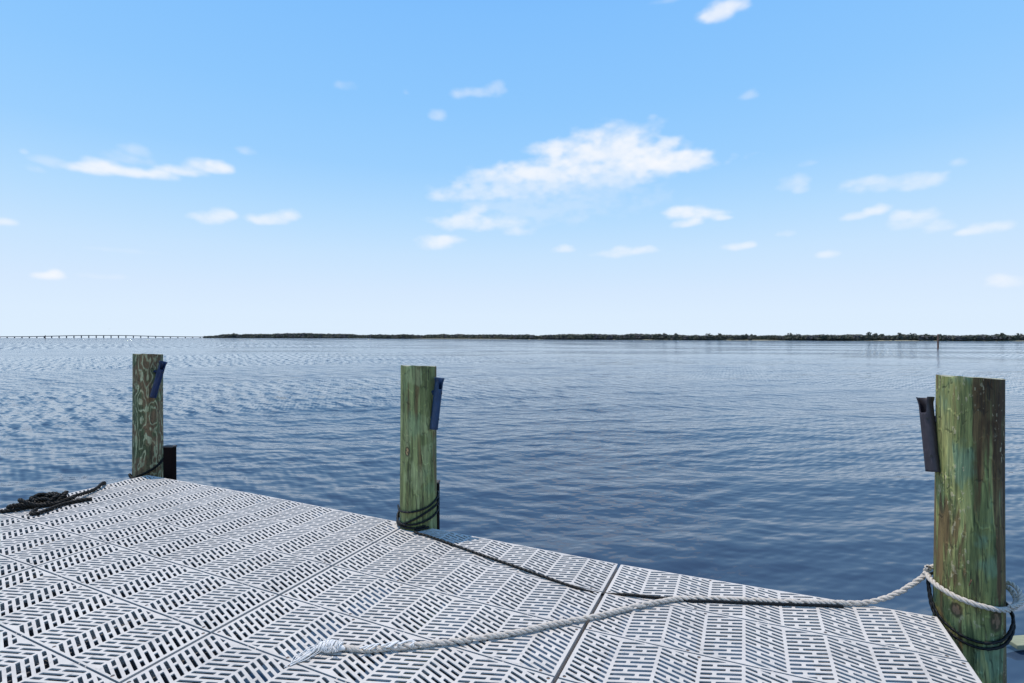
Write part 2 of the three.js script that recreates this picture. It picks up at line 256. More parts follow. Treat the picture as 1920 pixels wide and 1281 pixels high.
// s metres along the far edge from its second joint, t metres in from that edge, y above the deck
const D = (s, t, y = 0) => V(OX + s * cA - t * sA, y + sagAt(s), -(OZ - s * sA - t * cA));
const PILES = { left: { x: -2.923, z: 4.12, r0: 0.1035, r1: 0.1005, top: EYE - 0.132 }, middle: { x: -0.541, z: 2.96, r0: 0.1065, r1: 0.102, top: EYE - 0.162 }, right: { x: 1.757, z: 1.972, r0: 0.1085, r1: 0.1, top: EYE - 0.151 } };
const midS = 0.0492, midT = -0.0252, NOTCH = 0.117;
{
  const dock = new THREE.Group(); dock.name = 'dock'; dock.userData = { label: 'pale grey dock deck of slotted plastic panels in the foreground', category: 'dock' };
  dock.position.set(OX, 0, -OZ); dock.rotation.y = -A; scene.add(dock);
  const grime = texFrom(512, 512, (u, v) => { const n = fbm(u * 8, v * 8, 4, 8), f = fbm(u * 90, v * 90, 2, 90), sp = sstep(0.42, 0.62, fbm(u * 40 + 3, v * 40, 3, 40)); const smear = sstep(0.1, 0.4, fbm(u * 5 + 4, v * 14, 4, 5)), k = 0.95 + 0.09 * n + 0.06 * f - 0.2 * sp - 0.09 * smear; return [k, k * 0.99, k * 0.975]; });
  const bumpy = texFrom(256, 256, (u, v) => { const n = 0.5 + 0.5 * fbm(u * 60, v * 60, 3, 60); return [n, n, n]; });
  grime.repeat.set(1.4, 1.4); bumpy.repeat.set(4, 4);
  const tones = [[0.615, 0.568, 0.522], [0.588, 0.542, 0.498], [0.63, 0.578, 0.528], [0.602, 0.553, 0.508]].map((c) => new THREE.MeshPhysicalMaterial({ color: lin(...c), roughness: 0.62, map: grime, bumpMap: bumpy, bumpScale: 0.0004 }));
  const screwMat = new THREE.MeshStandardMaterial({ color: lin(0.22, 0.14, 0.09), roughness: 0.5, metalness: 0.6 });
  const GX = 0.0075, GZ = 0.0038, X0 = GX, X1 = PL - GX, Z0 = GZ, Z1 = PW - GZ, TH = 0.034, SKIN = 0.0045;
  const clip = (poly, z, keepAbove) => { const out = []; for (let i = 0; i < poly.length; i++) { const a = poly[i], b = poly[(i + 1) % poly.length], ia = keepAbove ? a[1] >= z : a[1] <= z, ib = keepAbove ? b[1] >= z : b[1] <= z; if (ia) out.push(a); if (ia !== ib) { const t = (z - a[1]) / (b[1] - a[1]); out.push([a[0] + (b[0] - a[0]) * t, z]); } } return out; };
  const area = (p) => { let s = 0; p.forEach((a, i) => { const b = p[(i + 1) % p.length]; s += a[0] * b[1] - b[0] * a[1]; }); return s / 2; };
  const soften = (p, d) => { const out = []; p.forEach((b, i) => { const a = p[(i + p.length - 1) % p.length], c = p[(i + 1) % p.length], la = Math.hypot(a[0] - b[0], a[1] - b[1]), lc = Math.hypot(c[0] - b[0], c[1] - b[1]), ka = Math.min(d, la * 0.35) / la, kc = Math.min(d, lc * 0.35) / lc; out.push([b[0] + (a[0] - b[0]) * ka, b[1] + (a[1] - b[1]) * ka], [b[0] + (c[0] - b[0]) * kc, b[1] + (c[1] - b[1]) * kc]); }); return out; };
  const screws = []; for (const x of [0.022, PL / 3, PL * 2 / 3, PL - 0.022]) for (const z of [0.016, PW - 0.016]) screws.push([x, z]);
  function panelGeo(notch) {                              // notch: [s offset of the pile's axis in this panel, t offset]
    const sh = new THREE.Shape();
    if (!notch) { sh.moveTo(X0, Z0); sh.lineTo(X1, Z0); sh.lineTo(X1, Z1); sh.lineTo(X0, Z1); sh.closePath(); }
    else {
      const pts = [], [nx, nz] = notch, hw = Math.sqrt(NOTCH * NOTCH - (Z0 - nz) ** 2), arc = [];
      for (let i = 0; i <= 24; i++) { const x = nx - hw + 2 * hw * i / 24, z = nz + Math.sqrt(Math.max(0, NOTCH * NOTCH - (x - nx) ** 2)); if (x > X0 && x < X1) arc.push([x, Math.max(z, Z0)]); }
      if (nx - hw < X0) { const z = nz + Math.sqrt(NOTCH * NOTCH - (X0 - nx) ** 2); pts.push([X0, z], ...arc, [X1, Z0], [X1, Z1], [X0, Z1]); }
      else { const z = nz + Math.sqrt(NOTCH * NOTCH - (X1 - nx) ** 2); pts.push([X0, Z0], ...arc, [X1, z], [X1, Z1], [X0, Z1]); }
      pts.forEach(([x, z], i) => (i ? sh.lineTo(x, z) : sh.moveTo(x, z))); sh.closePath();
    }
    const slots = [], B = 9, end = 0.015, wb = (PL - 2 * end) / B, pitch = 0.0231, wid = 0.0122, rise = 2 * pitch, lo = Z0 + 0.0075, hi = Z1 - 0.0075;
    for (let b = 0; b < B; b++) {
      const s0 = end + b * wb + 0.0052, s1 = end + (b + 1) * wb - 0.0052, up = b % 2 === 0;
      for (let k = -3; k < 14; k++) {
        const zAt = (s) => 0.012 + k * pitch + (up ? (s - end - b * wb) / wb : 1 - (s - end - b * wb) / wb) * rise;
        for (const [f0, f1] of (k & 1) ? [[0, 0.61], [0.71, 1]] : [[0, 0.29], [0.39, 1]]) {
          const a = lerp(s0, s1, f0), c = lerp(s0, s1, f1);
          let q = [[a, zAt(a) - wid / 2], [c, zAt(c) - wid / 2], [c, zAt(c) + wid / 2], [a, zAt(a) + wid / 2]];
          q = clip(q, lo, true); if (q.length < 3) continue; q = clip(q, hi, false); if (q.length < 3) continue;
          if (Math.abs(area(q)) < 0.00007) continue;
          if (notch && q.some(([x, z]) => Math.hypot(x - notch[0], z - notch[1]) < NOTCH + 0.008)) continue;
          slots.push(q);
          q = soften(q, 0.0022); if (area(q) > 0) q.reverse();
          const h = new THREE.Path(); q.forEach(([x, z], i) => (i ? h.lineTo(x, z) : h.moveTo(x, z))); h.closePath(); sh.holes.push(h);
        }
      }
    }
    // each screw goes to the solid spot nearest its joist
    const inside = (x, z, q) => { let c = false; for (let i = 0, j = q.length - 1; i < q.length; j = i++) if ((q[i][1] > z) !== (q[j][1] > z) && x < (q[j][0] - q[i][0]) * (z - q[i][1]) / (q[j][1] - q[i][1]) + q[i][0]) c = !c; return c; };
    const away = (x, z, q) => { if (inside(x, z, q)) return 0; let m = 9; q.forEach((a, i) => { const b = q[(i + 1) % q.length], dx = b[0] - a[0], dz = b[1] - a[1], t = Math.max(0, Math.min(1, ((x - a[0]) * dx + (z - a[1]) * dz) / (dx * dx + dz * dz))); m = Math.min(m, Math.hypot(x - a[0] - t * dx, z - a[1] - t * dz)); }); return m; };
    const spots = [];
    for (const [sx, sz] of screws) {
      let best = null;
      for (let i = -14; i <= 14; i++) for (let k = 0; k < 10; k++) { const x = sx + i * 0.003, z = sz < PW / 2 ? 0.012 + k * 0.003 : PW - 0.012 - k * 0.003; if (x < X0 + 0.008 || x > X1 - 0.008 || (notch && Math.hypot(x - notch[0], z - notch[1]) < NOTCH + 0.012)) continue; if (slots.some((q) => away(x, z, q) < 0.0078)) continue; const d = Math.hypot(x - sx, (z - sz) * 1.5); if (!best || d < best[2]) best = [x, z, d]; }
      if (best) spots.push(best);
    }
    for (const [x, z] of spots) { const h = new THREE.Path(); for (let i = 0; i < 8; i++) { const a = -i / 8 * 6.2832; (i ? h.lineTo.bind(h) : h.moveTo.bind(h))(x + 0.0064 * Math.cos(a), z + 0.0064 * Math.sin(a)); } h.closePath(); sh.holes.push(h); }
    const g = new THREE.ExtrudeGeometry(sh, { depth: SKIN, bevelEnabled: false, curveSegments: 6 });
    g.rotateX(Math.PI / 2);                               // shape (x, y) -> (x, z), extrusion goes down
    // small spacer nubs along the two long sides
    const extra = []; for (const f of [0.155, 0.185, 0.485, 0.515, 0.815, 0.845]) { const n = new THREE.BoxGeometry(0.006, 0.012, 0.004); n.translate(PL * f, -0.0085, Z1 + 0.0012); extra.push(n.toNonIndexed()); }
    // ribs under the skin: side skirts and a web under each fold of the zigzag
    const box = (x0, x1, z0, z1) => { const n = new THREE.BoxGeometry(x1 - x0, TH - SKIN + 0.001, z1 - z0); n.translate((x0 + x1) / 2, -(TH + SKIN - 0.001) / 2, (z0 + z1) / 2); extra.push(n.toNonIndexed()); };
    const zTop = notch ? NOTCH + notch[1] + 0.004 : Z0 + 0.001;
    if (!notch) box(X0 + 0.001, X1 - 0.001, Z0 + 0.001, Z0 + 0.005); box(X0 + 0.001, X1 - 0.001, Z1 - 0.005, Z1 - 0.001);
    if (notch) notch[0] < PL / 2 ? box(notch[0] + NOTCH, X1 - 0.001, Z0 + 0.001, Z0 + 0.005) : box(X0 + 0.001, notch[0] - NOTCH, Z0 + 0.001, Z0 + 0.005);
    box(X0 + 0.001, X0 + 0.005, (notch && notch[0] < PL / 2 ? zTop : Z0 + 0.005), Z1 - 0.005); box(X1 - 0.005, X1 - 0.001, (notch && notch[0] > PL / 2 ? zTop : Z0 + 0.005), Z1 - 0.005);
    for (let b = 1; b < B; b++) { const x = end + b * wb; box(x - 0.003, x + 0.003, notch && Math.abs(x - notch[0]) < NOTCH + 0.01 ? zTop : Z0 + 0.005, Z1 - 0.005); }
    const out = mergeGeometries([g.index ? g.toNonIndexed() : g, ...extra]); out.userData.spots = spots; return out;
  }
  const plain = panelGeo(null), cutR = panelGeo([midS, midT]), cutL = panelGeo([PL + midS, midT]);
  const screwGeo = (geo) => mergeGeometries(geo.userData.spots.map(([x, z]) => { const c = new THREE.CylinderGeometry(0.0048, 0.0032, 0.006, 8); c.translate(x, -0.0052, z); return c; }));
  const sgs = new Map([plain, cutR, cutL].map((g) => [g, screwGeo(g)]));
  const r = rng(3);
  for (let u = -2; u < 2; u++) for (let v = 0; v < 12; v++) {
    const g = v === 0 && u === 0 ? cutR : v === 0 && u === -1 ? cutL : plain, p = mesh('deck_panel', g, tones[Math.floor(r() * 4)], dock), h0 = SAG[u + 2], h1 = SAG[u + 3];
    p.position.set(u * PL, h0 + (r() - 0.5) * 0.0012, v * PW); p.rotation.z = Math.atan2(h1 - h0, PL);
    const s = mesh('screw_heads', sgs.get(g), screwMat, p); s.userData.kind = 'stuff';
  }
  // joists under the panel ends and thirds, rim boards round the outside
  const lumberTex = texFrom(256, 256, (u, v) => { const n = fbm(u * 3, v * 60, 3, 3), k = 0.8 + 0.35 * n; return [k, k, k]; });
  const lumber = new THREE.MeshStandardMaterial({ color: lin(0.12, 0.12, 0.125), roughness: 0.9, map: lumberTex });
  const LEN = 12 * PW;
  for (let u = -2; u <= 2; u++) for (const f of [0, 1 / 3, 2 / 3]) {
    if (u === 2 && f) continue; const s = (u + f) * PL, off = u === -2 && !f ? 0.03 : u === 2 ? -0.03 : 0, z0 = u === 0 && !f ? 0.11 : 0.045; if (Math.abs(s) > 2.4) continue;
    const j = mesh('joist', new THREE.BoxGeometry(f ? 0.04 : 0.07, 0.18, LEN - z0 - 0.05), lumber, dock); j.position.set(s + off, sagAt(s) - TH - 0.096, (LEN - z0 - 0.05) / 2 + z0);
  }
  const rim = (x0, x1, z, ang) => { const b = mesh('rim_board', new THREE.BoxGeometry(x1 - x0, 0.18, 0.036), lumber, dock); b.position.set((x0 + x1) / 2, -TH - 0.118, z); return b; };
  rim(-2.42, -0.09, 0.024); rim(0.19, 2.42, 0.024); rim(-2.42, 2.42, LEN - 0.024);
  for (const x of [-2.405, 2.405]) { const b = mesh('end_board', new THREE.BoxGeometry(0.036, 0.24, LEN - 0.1), lumber, dock); b.position.set(x, -TH - 0.13, LEN / 2); }
  for (const s of [-1.9, -0.6, 0.7, 1.9]) { const b = mesh('cross_beam', new THREE.BoxGeometry(0.09, 0.2, LEN - 0.3), lumber, dock); b.rotation.y = 0; b.position.set(s, -TH - 0.32, LEN / 2); }
}

// ------------------------------------------------------------------ pilings
const barkRelief = (hgt, scale) => ({ bumpMap: hgt, bumpScale: scale });
function pileMaterial(kind) {
  const W = 768, H = 1536, hs = new Float32Array(W * H), col = new Uint8Array(W * H * 4), hm = new Uint8Array(W * H * 4);
  const knots = kind === 'middle' ? [[0.397, 1.276, 0.02, 0.022]] : kind === 'right' ? [[0.448, 0.88, 0.024, 0.022], [0.632, 0.87, 0.03, 0.035]] : [];
  const mix = (a, b, t) => [lerp(a[0], b[0], t), lerp(a[1], b[1], t), lerp(a[2], b[2], t)];
  for (let y = 0; y < H; y++) for (let x = 0; x < W; x++) {
    const u0 = x / W, v = y / H * 2.2;                       // v in metres, top of the piling at 1.75; u once round, 0.5 faces the camera
    let du = 0.012 * fbm(u0 * 5, v * 2.2, 3, 5) + 0.004 * fbm(u0 * 20, v * 9, 3, 20), kd = 9, kIn = 0;
    for (const [ku, kv, ru, rv] of knots) { const a = (u0 - ku) / ru, b = (v - kv) / rv, d = Math.hypot(a, b); du -= 0.55 * ru * Math.sign(a) * Math.exp(-Math.abs(a) * 0.55) * Math.exp(-b * b / 14) * sstep(0, 0.4, Math.abs(a)); if (d < kd) kd = d; }
    const u = u0 + du, vw = v + 0.3 * fbm(u0 * 16, v * 1.4 + 8, 3, 16) + 0.1 * fbm(u0 * 50, v * 3, 2, 50), g1 = fbm(u * 44, vw * 3.0, 4, 44), g2 = fbm(u * 140, vw * 9, 3, 140), g3 = fbm(u * 260, v * 34, 2, 260), band = fbm(u * 18, vw * 1.5 + 3, 4, 18), flake = sstep(0.1, 0.16, fbm(u * 30 + 5, v * 12, 3, 30)) - sstep(0.1, 0.16, fbm(u * 30 + 5.12, v * 12 + 0.1, 3, 30)), blot = fbm(u0 * 6 + 2.2, v * 5.5, 5, 6), blot2 = fbm(u0 * 10, v * 7 + 30, 5, 10), blot3 = fbm(u0 * 22, v * 16 + 11, 4, 22);
    const ck = Math.max(1 - sstep(0.0, 0.03, Math.abs(fbm(u * 24, v * 0.9 + 9, 3, 24))), 0.8 * (1 - sstep(0.0, 0.05, Math.abs(fbm(u * 60, v * 1.6 + 2, 2, 60))))), crack = ck * sstep(0.0, 0.2, fbm(u0 * 16, v * 4 + 50, 3, 16)); let c, h = 0.5;
    if (kind === 'left') {
      const n = fbm(u0 * 7, v * 3.1 + 4, 3, 7) * 2.0 + 0.16 * fbm(u0 * 40, v * 24, 3, 40), ring = Math.abs(((n * 2.5) % 1 + 1) % 1 - 0.5) * 2, pale = sstep(0.60, 0.84, ring), n2 = fbm(u0 * 10, v * 7 + 70, 3, 10);
      c = mix([0.155, 0.105, 0.058], [0.085, 0.105, 0.05], sstep(-0.2, 0.22, n2)); c = mix(c, [0.36, 0.38, 0.24], pale * (0.8 + 0.5 * blot3)); c = mix(c, [0.42, 0.29, 0.15], sstep(0.92, 0.99, ring) * 0.7 * sstep(0, 0.2, blot)); c = mix(c, [0.05, 0.04, 0.025], sstep(0.16, 0.02, ring) * 0.5); h = 0.4 + 0.35 * pale; c = c.map((e) => e * (1 + 0.45 * g2 + 0.3 * g1));
    } else if (kind === 'middle') {
      c = mix([0.135, 0.155, 0.055], [0.235, 0.26, 0.10], sstep(-0.3, 0.3, g1)); c = mix(c, [0.135, 0.088, 0.035], sstep(0.05, 0.3, band) * 0.85); c = mix(c, [0.30, 0.33, 0.155], sstep(0.1, 0.32, blot2) * 0.6); c = mix(c, [0.16, 0.235, 0.115], sstep(0.05, 0.3, blot) * 0.5); c = mix(c, [0.06, 0.06, 0.025], sstep(0.12, 0.32, fbm(u * 60 + 5, vw * 2.4, 3, 60)) * 0.6); h = 0.5 + 0.35 * g1; c = c.map((e) => e * (1 + 0.5 * g2 + 0.35 * g3));
    } else {
      c = mix([0.11, 0.135, 0.05], [0.21, 0.24, 0.085], sstep(-0.3, 0.3, g1)); c = mix(c, [0.15, 0.24, 0.15], sstep(0.0, 0.28, blot) * 0.75); c = mix(c, [0.33, 0.34, 0.13], sstep(0.08, 0.3, fbm(u * 13 + 7, vw * 3.2, 5, 13)) * 0.7); c = mix(c, [0.13, 0.07, 0.032], sstep(0.12, 0.3, fbm(u * 17 + 3, vw * 2.6 + 40, 5, 17)) * 0.75);
      // brown tannin stain run down from the cut top, right half of the visible face
      const reach = 0.40 + 0.45 * fbm(u * 30, 2, 3, 30) + 0.25 * fbm(u0 * 9, 7, 2, 9), run = sstep(0.515, 0.56, u0 + 0.05 * blot2) * sstep(0.80, 0.74, u0) * sstep(reach + 0.16, reach - 0.06, 1.75 - v + 0.12 * blot3); c = mix(c, [0.062, 0.034, 0.014], run * Math.max(0, Math.min(1, 0.95 + 0.5 * blot3 + 0.4 * g2)));
      const run2 = sstep(0.022, 0.006, Math.abs(u0 - 0.652 + 0.02 * fbm(3, v * 4, 2))) * sstep(-0.35, 0.2, noise2(1, v * 6)) * sstep(0.7, 1.0, v); c = mix(c, [0.07, 0.036, 0.017], run2 * 0.75);
      const scuff = sstep(0.30, 0.36, fbm(u0 * 80, v * 55, 3, 80)) * sstep(0.15, 0.3, fbm(u0 * 9, v * 6 + 21, 3, 9)); c = mix(c, [0.45, 0.40, 0.26], scuff * 0.6); h = 0.5 + 0.35 * g1 + scuff * 0.12; c = c.map((e) => e * (1 + 0.5 * g2 + 0.35 * g3));
    }
    c = c.map((e) => e * (1 + 0.35 * flake)); h += 0.25 * flake; c = mix(c, [0.03, 0.022, 0.012], crack * 0.85); h -= crack * 0.4; h += g2 * 0.25;
    const kk = kd + 0.22 * fbm(u0 * 60, v * 60, 2, 60); if (kk < 1.7) { c = mix(c, [0.05, 0.035, 0.018], sstep(1.5, 1.0, kk) * 0.85); c = mix(c, kind === 'middle' ? [0.46, 0.28, 0.13] : [0.20, 0.13, 0.08], sstep(0.95, 0.7, kk) * sstep(-0.25, 0.12, fbm(u0 * 90, v * 60 + 4, 3, 90))); h -= 0.2 * sstep(1.2, 0.7, kk); }
    const TONE = kind === 'left' ? [1.42, 1.26, 1.1] : kind === 'middle' ? [1.28, 1.24, 1.2] : [1.34, 1.22, 1.12]; c = c.map((e, i) => e * TONE[i]);
    const o = (y * W + x) * 4; for (let i = 0; i < 3; i++) { const s = Math.max(0, Math.min(1, c[i])); col[o + i] = Math.round(255 * (s <= 0.0031308 ? s * 12.92 : 1.055 * s ** (1 / 2.4) - 0.055)); hm[o + i] = Math.max(0, Math.min(255, h * 255)); } col[o + 3] = hm[o + 3] = 255;
  }
  const mk = (d, srgb) => { const t = new THREE.DataTexture(d, W, H, THREE.RGBAFormat); t.wrapS = THREE.RepeatWrapping; t.wrapT = THREE.RepeatWrapping; t.magFilter = t.minFilter = THREE.LinearFilter; if (srgb) t.colorSpace = THREE.SRGBColorSpace; t.needsUpdate = true; return t; };
  return new THREE.MeshStandardMaterial({ map: mk(col, true), ...barkRelief(mk(hm, false), kind === 'left' ? 0.006 : 0.006), roughness: 0.85 });
}
const endGrain = new THREE.MeshStandardMaterial({ roughness: 0.95, map: texFrom(256, 256, (u, v) => { const x = u - 0.5, y = v - 0.5, d = Math.hypot(x, y), a = Math.atan2(y, x), ring = 0.5 + 0.5 * Math.sin(d * 160 + 3 * noise2(a * 2, d * 6)), sp = sstep(0.75, 0.98, Math.abs(Math.sin(a * 4 + noise2(d * 8, a) * 1.2))) * sstep(0.05, 0.3, d); const k = 0.62 + 0.14 * ring + 0.1 * fbm(u * 30, v * 30, 3) - 0.25 * sp; return [k * 0.95, k * 0.93, k * 0.78]; }, { srgb: true }) });
function pileAt(key, label, lean) {
  const P0 = PILES[key], H = 4.6, NS = 96, NR = 90, base = P0.top - H, pos = [], uv = [], ix = [];
  const face = Math.atan2(-P0.x, P0.z);                    // turn so that u = 0.5 looks at the deck's side of the camera
  for (let i = 0; i <= NR; i++) { const f = i / NR, yy = f * H; for (let j = 0; j <= NS; j++) {
    const u = j / NS, a = (u - 0.5) * 2 * Math.PI, rr = lerp(P0.r0 * 1.06, P0.r1, sstep(0.55, 1, f)) * (1 + 0.012 * fbm(u * 6 + P0.x, yy * 2.2, 3, 6) + 0.004 * fbm(u * 30, yy * 1.5, 2, 30)), tilt = i === NR ? 0.006 * Math.sin(a + 2) + 0.0035 * noise2(u * 20, 3, 20) : 0;
    pos.push(Math.sin(a) * rr + lean * (yy - 3.6), yy + tilt, Math.cos(a) * rr); uv.push(u, (yy - (H - 1.75)) / 2.2);
    if (i && j) { const A0 = (i - 1) * (NS + 1) + j - 1, B0 = A0 + 1, C0 = A0 + NS + 1, D0 = C0 + 1; ix.push(A0, B0, C0, B0, D0, C0); }
  } }
  const g = new THREE.BufferGeometry(); g.setAttribute('position', new THREE.Float32BufferAttribute(pos, 3)); g.setAttribute('uv', new THREE.Float32BufferAttribute(uv, 2)); g.setIndex(ix); g.computeVertexNormals();
  const t = thing('wooden_piling', label, 'piling', 'wooden pilings round the dock'); t.position.set(P0.x, base, -P0.z); t.rotation.y = face;
  mesh('shaft', g, pileMaterial(key), t);
  const tp = [lean * 1.0, H + 0.001, 0], tu = [0.5, 0.5], ti = []; for (let j = 0; j < NS; j++) { const o = (NR * (NS + 1) + j) * 3, a = (j / NS - 0.5) * 6.2832; tp.push(pos[o], pos[o + 1], pos[o + 2]); tu.push(0.5 + 0.48 * Math.sin(a), 0.5 + 0.48 * Math.cos(a)); ti.push(0, 1 + j, 1 + (j + 1) % NS); }
  const cg = new THREE.BufferGeometry(); cg.setAttribute('position', new THREE.Float32BufferAttribute(tp, 3)); cg.setAttribute('uv', new THREE.Float32BufferAttribute(tu, 2)); cg.setIndex(ti); cg.computeVertexNormals(); mesh('cut_top', cg, endGrain, t);
  return t;
}
pileAt('left', 'brown green piling with wavy pale grain at the far left corner of the dock', 0.004);
pileAt('middle', 'green piling with one knot halfway along the far edge of the dock', 0.003);
const rightPile = pileAt('right', 'thick green piling with dark brown stains at the right end of the dock', -0.001);
{ // a bent rusty nail in the right piling
  const c = new THREE.CatmullRomCurve3([V(0, 0, 0), V(0.002, 0.002, 0.008), V(-0.001, -0.006, 0.012), V(-0.004, -0.018, 0.012)]), g = new THREE.TubeGeometry(c, 16, 0.0016, 6), a = 0.06;
  const n = mesh('bent_nail', g, new THREE.MeshStandardMaterial({ color: lin(0.2, 0.1, 0.06), roughness: 0.6, metalness: 0.6 }), rightPile); n.position.set(Math.sin(a) * 0.107, 4.6 - PILES.right.top + 0.174, Math.cos(a) * 0.107);
}

// ------------------------------------------------------------------ rod holders
function holderGeo() {                                    // open tube, flared lip, two rounded notches in the rim
  const L = 0.29, R = 0.0235, T = 0.0035, NT = 48, NY = 30, pos = [], ix = [], uvs = [], grid = (inner, flip) => {
    const o = pos.length / 3;
    for (let i = 0; i <= NY; i++) for (let j = 0; j <= NT; j++) {
      const a = j / NT * 2 * Math.PI, f = i / NY, k = Math.cos(a), cut = 0.062 * sstep(0.72, 0.9, k), top = L - cut, y = f * top, fl = 0.006 * sstep(L - 0.03, L, y) ** 1.5, r = R + fl - (inner ? T : 0);
      pos.push(Math.sin(a) * r, y, Math.cos(a) * r); uvs.push(j / NT, y / 0.3);
      if (i && j) { const A0 = o + (i - 1) * (NT + 1) + j - 1, B0 = A0 + 1, C0 = A0 + NT + 1, D0 = C0 + 1; flip ? ix.push(A0, C0, B0, B0, C0, D0) : ix.push(A0, B0, C0, B0, D0, C0); }
    }
    return o;
  };
  const a = grid(false, false), b = grid(true, true), row = NT + 1;
  for (let j = 0; j < NT; j++) { const p = a + NY * row + j, q = b + NY * row + j; ix.push(p, p + 1, q, p + 1, q + 1, q); const s = a + j, t = b + j; ix.push(s, t, s + 1, s + 1, t, t + 1); }
  const g = new THREE.BufferGeometry(); g.setAttribute('position', new THREE.Float32BufferAttribute(pos, 3)); g.setAttribute('uv', new THREE.Float32BufferAttribute(uvs, 2)); g.setIndex(ix); g.computeVertexNormals(); return g;
}
const tubeGeo = holderGeo();
const wornTex = texFrom(256, 256, (u, v) => { const n = fbm(u * 6, v * 5, 4, 6), sc = sstep(0.33, 0.45, fbm(u * 24, v * 14 + 3, 4, 24)), k = 0.82 + 0.45 * n; return [Math.min(1, k * 0.8 + sc * 0.5), Math.min(1, k * 0.8 + sc * 0.5), Math.min(1, k * 0.8 + sc * 0.4)]; });
const wornRough = texFrom(256, 256, (u, v) => { const k = 0.75 + 0.5 * fbm(u * 10, v * 10, 4, 10); return [k, k, k]; });
function rodHolder(label, color, bottom, top, pile, turn) {
  const t = thing('rod_holder', label, 'rod holder', 'rod holders on the pilings'), m = new THREE.MeshPhysicalMaterial({ color: color.clone().multiplyScalar(1.35), roughness: 0.62, map: wornTex, roughnessMap: wornRough });
  t.position.copy(bottom); const dir = top.clone().sub(bottom).normalize(), q = new THREE.Quaternion().setFromUnitVectors(V(0, 1, 0), dir); t.quaternion.copy(q); t.rotateY(turn);
  mesh('tube', tubeGeo, m, t);
  const bar = new THREE.CylinderGeometry(0.0232, 0.0232, 0.004, 24); mesh('cross_pin', bar, m, t).position.y = 0.03;
  const inv = t.matrix.compose(t.position, t.quaternion, t.scale).clone().invert();
  for (const h of [0.06, 0.205]) {                         // two stand-off brackets reaching the wood
    const from = V(0, h, 0), w = from.clone().applyMatrix4(t.matrix), ax = V(PILES[pile].x, w.y, -PILES[pile].z), n = ax.sub(w), gap = n.length() - 0.1; n.normalize();
    const a = w.clone().addScaledVector(n, 0.021), b = w.clone().addScaledVector(n, Math.max(0.03, gap + 0.012)), g = new RoundedBoxGeometry(0.02, 0.026, a.distanceTo(b), 2, 0.003), br = mesh('bracket', g, m, t);
    const mid = a.add(b).multiplyScalar(0.5).applyMatrix4(inv); br.position.copy(mid); br.quaternion.setFromUnitVectors(V(0, 0, 1), n.clone().transformDirection(inv));
    const s = mesh('screw', new THREE.CylinderGeometry(0.004, 0.004, 0.003, 10), new THREE.MeshStandardMaterial({ color: lin(0.05, 0.05, 0.05), metalness: 0.7, roughness: 0.4 }), t); s.rotation.x = Math.PI / 2; s.position.set(0.012, h, 0.0205);
  }
}
rodHolder('blue tube rod holder leaning out from the far left piling', lin(0.006, 0.02, 0.075), P(-2.822, 0.598, 4.035), P(-2.748, 0.878, 4.05), 'left', 0.7);
rodHolder('blue tube rod holder on the right side of the middle piling', lin(0.014, 0.045, 0.11), P(-0.441, 0.552, 2.89), P(-0.409, 0.842, 2.90), 'middle', 0.75);
rodHolder('black tube rod holder on the left side of the right piling', lin(0.042, 0.031, 0.038), P(1.641, 0.544, 2.0), P(1.652, 0.842, 2.055), 'right', -1.25);

// ------------------------------------------------------------------ black fender posts beyond the deck edge
function fenderPost(label, s, t) {
  const g = thing('fender_post', label, 'post', 'black posts by the pilings'), m = new THREE.MeshPhysicalMaterial({ color: lin(0.012, 0.006, 0.005), roughness: 0.9, specularIntensity: 0.2 });
  g.position.copy(D(s, t, -1.6)); g.rotation.y = -0.1;
  mesh('post', new RoundedBoxGeometry(0.078, 1.8, 0.05, 2, 0.006), m, g).position.y = 0.9;
  const c = mesh('cap', new RoundedBoxGeometry(0.084, 0.012, 0.056, 2, 0.004), new THREE.MeshStandardMaterial({ color: lin(0.06, 0.045, 0.04), roughness: 0.6 }), g); c.position.y = 1.806;
}
fenderPost('black upright post right beside the far left piling', -2.352, -0.115);
fenderPost('black upright post mostly hidden behind the middle piling', 0.055, -0.165);

// ------------------------------------------------------------------ ropes
function tube(path, seg, rad, sides) { return new THREE.TubeGeometry(path, seg, rad, sides, false); }
function sweep(points, closed, seg) { const c = new THREE.CatmullRomCurve3(points, closed, 'centripetal'); const p = c.getSpacedPoints(seg), f = c.computeFrenetFrames(seg, closed); return { p, n: f.normals, b: f.binormals, len: c.getLength() }; }
class PolyCurve extends THREE.Curve { constructor(pts) { super(); this.pts = pts; } getPoint(t, o = new THREE.Vector3()) { const n = this.pts.length - 1, f = Math.min(n - 1e-6, Math.max(0, t * n)), i = Math.floor(f); return o.lerpVectors(this.pts[i], this.pts[i + 1], f - i); } getPointAt(t, o) { return this.getPoint(t, o); } getTangentAt(t, o) { return this.getTangent(t, o); } }
// a laid rope: strands twisted round the path, each strand a tube
function laidRope(points, radius, { strands = 3, pitch = radius * 5.6, step = radius * 0.55, sides = 7, jitter = 0, seed = 1, thick = 0.5 } = {}) {
  const c0 = new THREE.CatmullRomCurve3(points, false, 'centripetal'), seg = Math.max(8, Math.ceil(c0.getLength() / step)), S = sweep(points, false, seg), out = [], r = rng(seed);
  for (let k = 0; k < strands; k++) {
    const pts = []; for (let i = 0; i <= seg; i++) { const a = 2 * Math.PI * (k / strands + (i / seg) * S.len / pitch) + jitter * noise2(i * 0.06, k * 5 + seed), q = radius * (thick > 0.7 ? 0.22 : 0.54) * (1 + 0.12 * noise2(i * 0.2, k * 9 + seed)); pts.push(S.p[i].clone().addScaledVector(S.n[i], q * Math.cos(a)).addScaledVector(S.b[i], q * Math.sin(a))); }
    out.push(tube(new PolyCurve(pts), seg, radius * thick, sides));
  }
  return mergeGeometries(out);
}
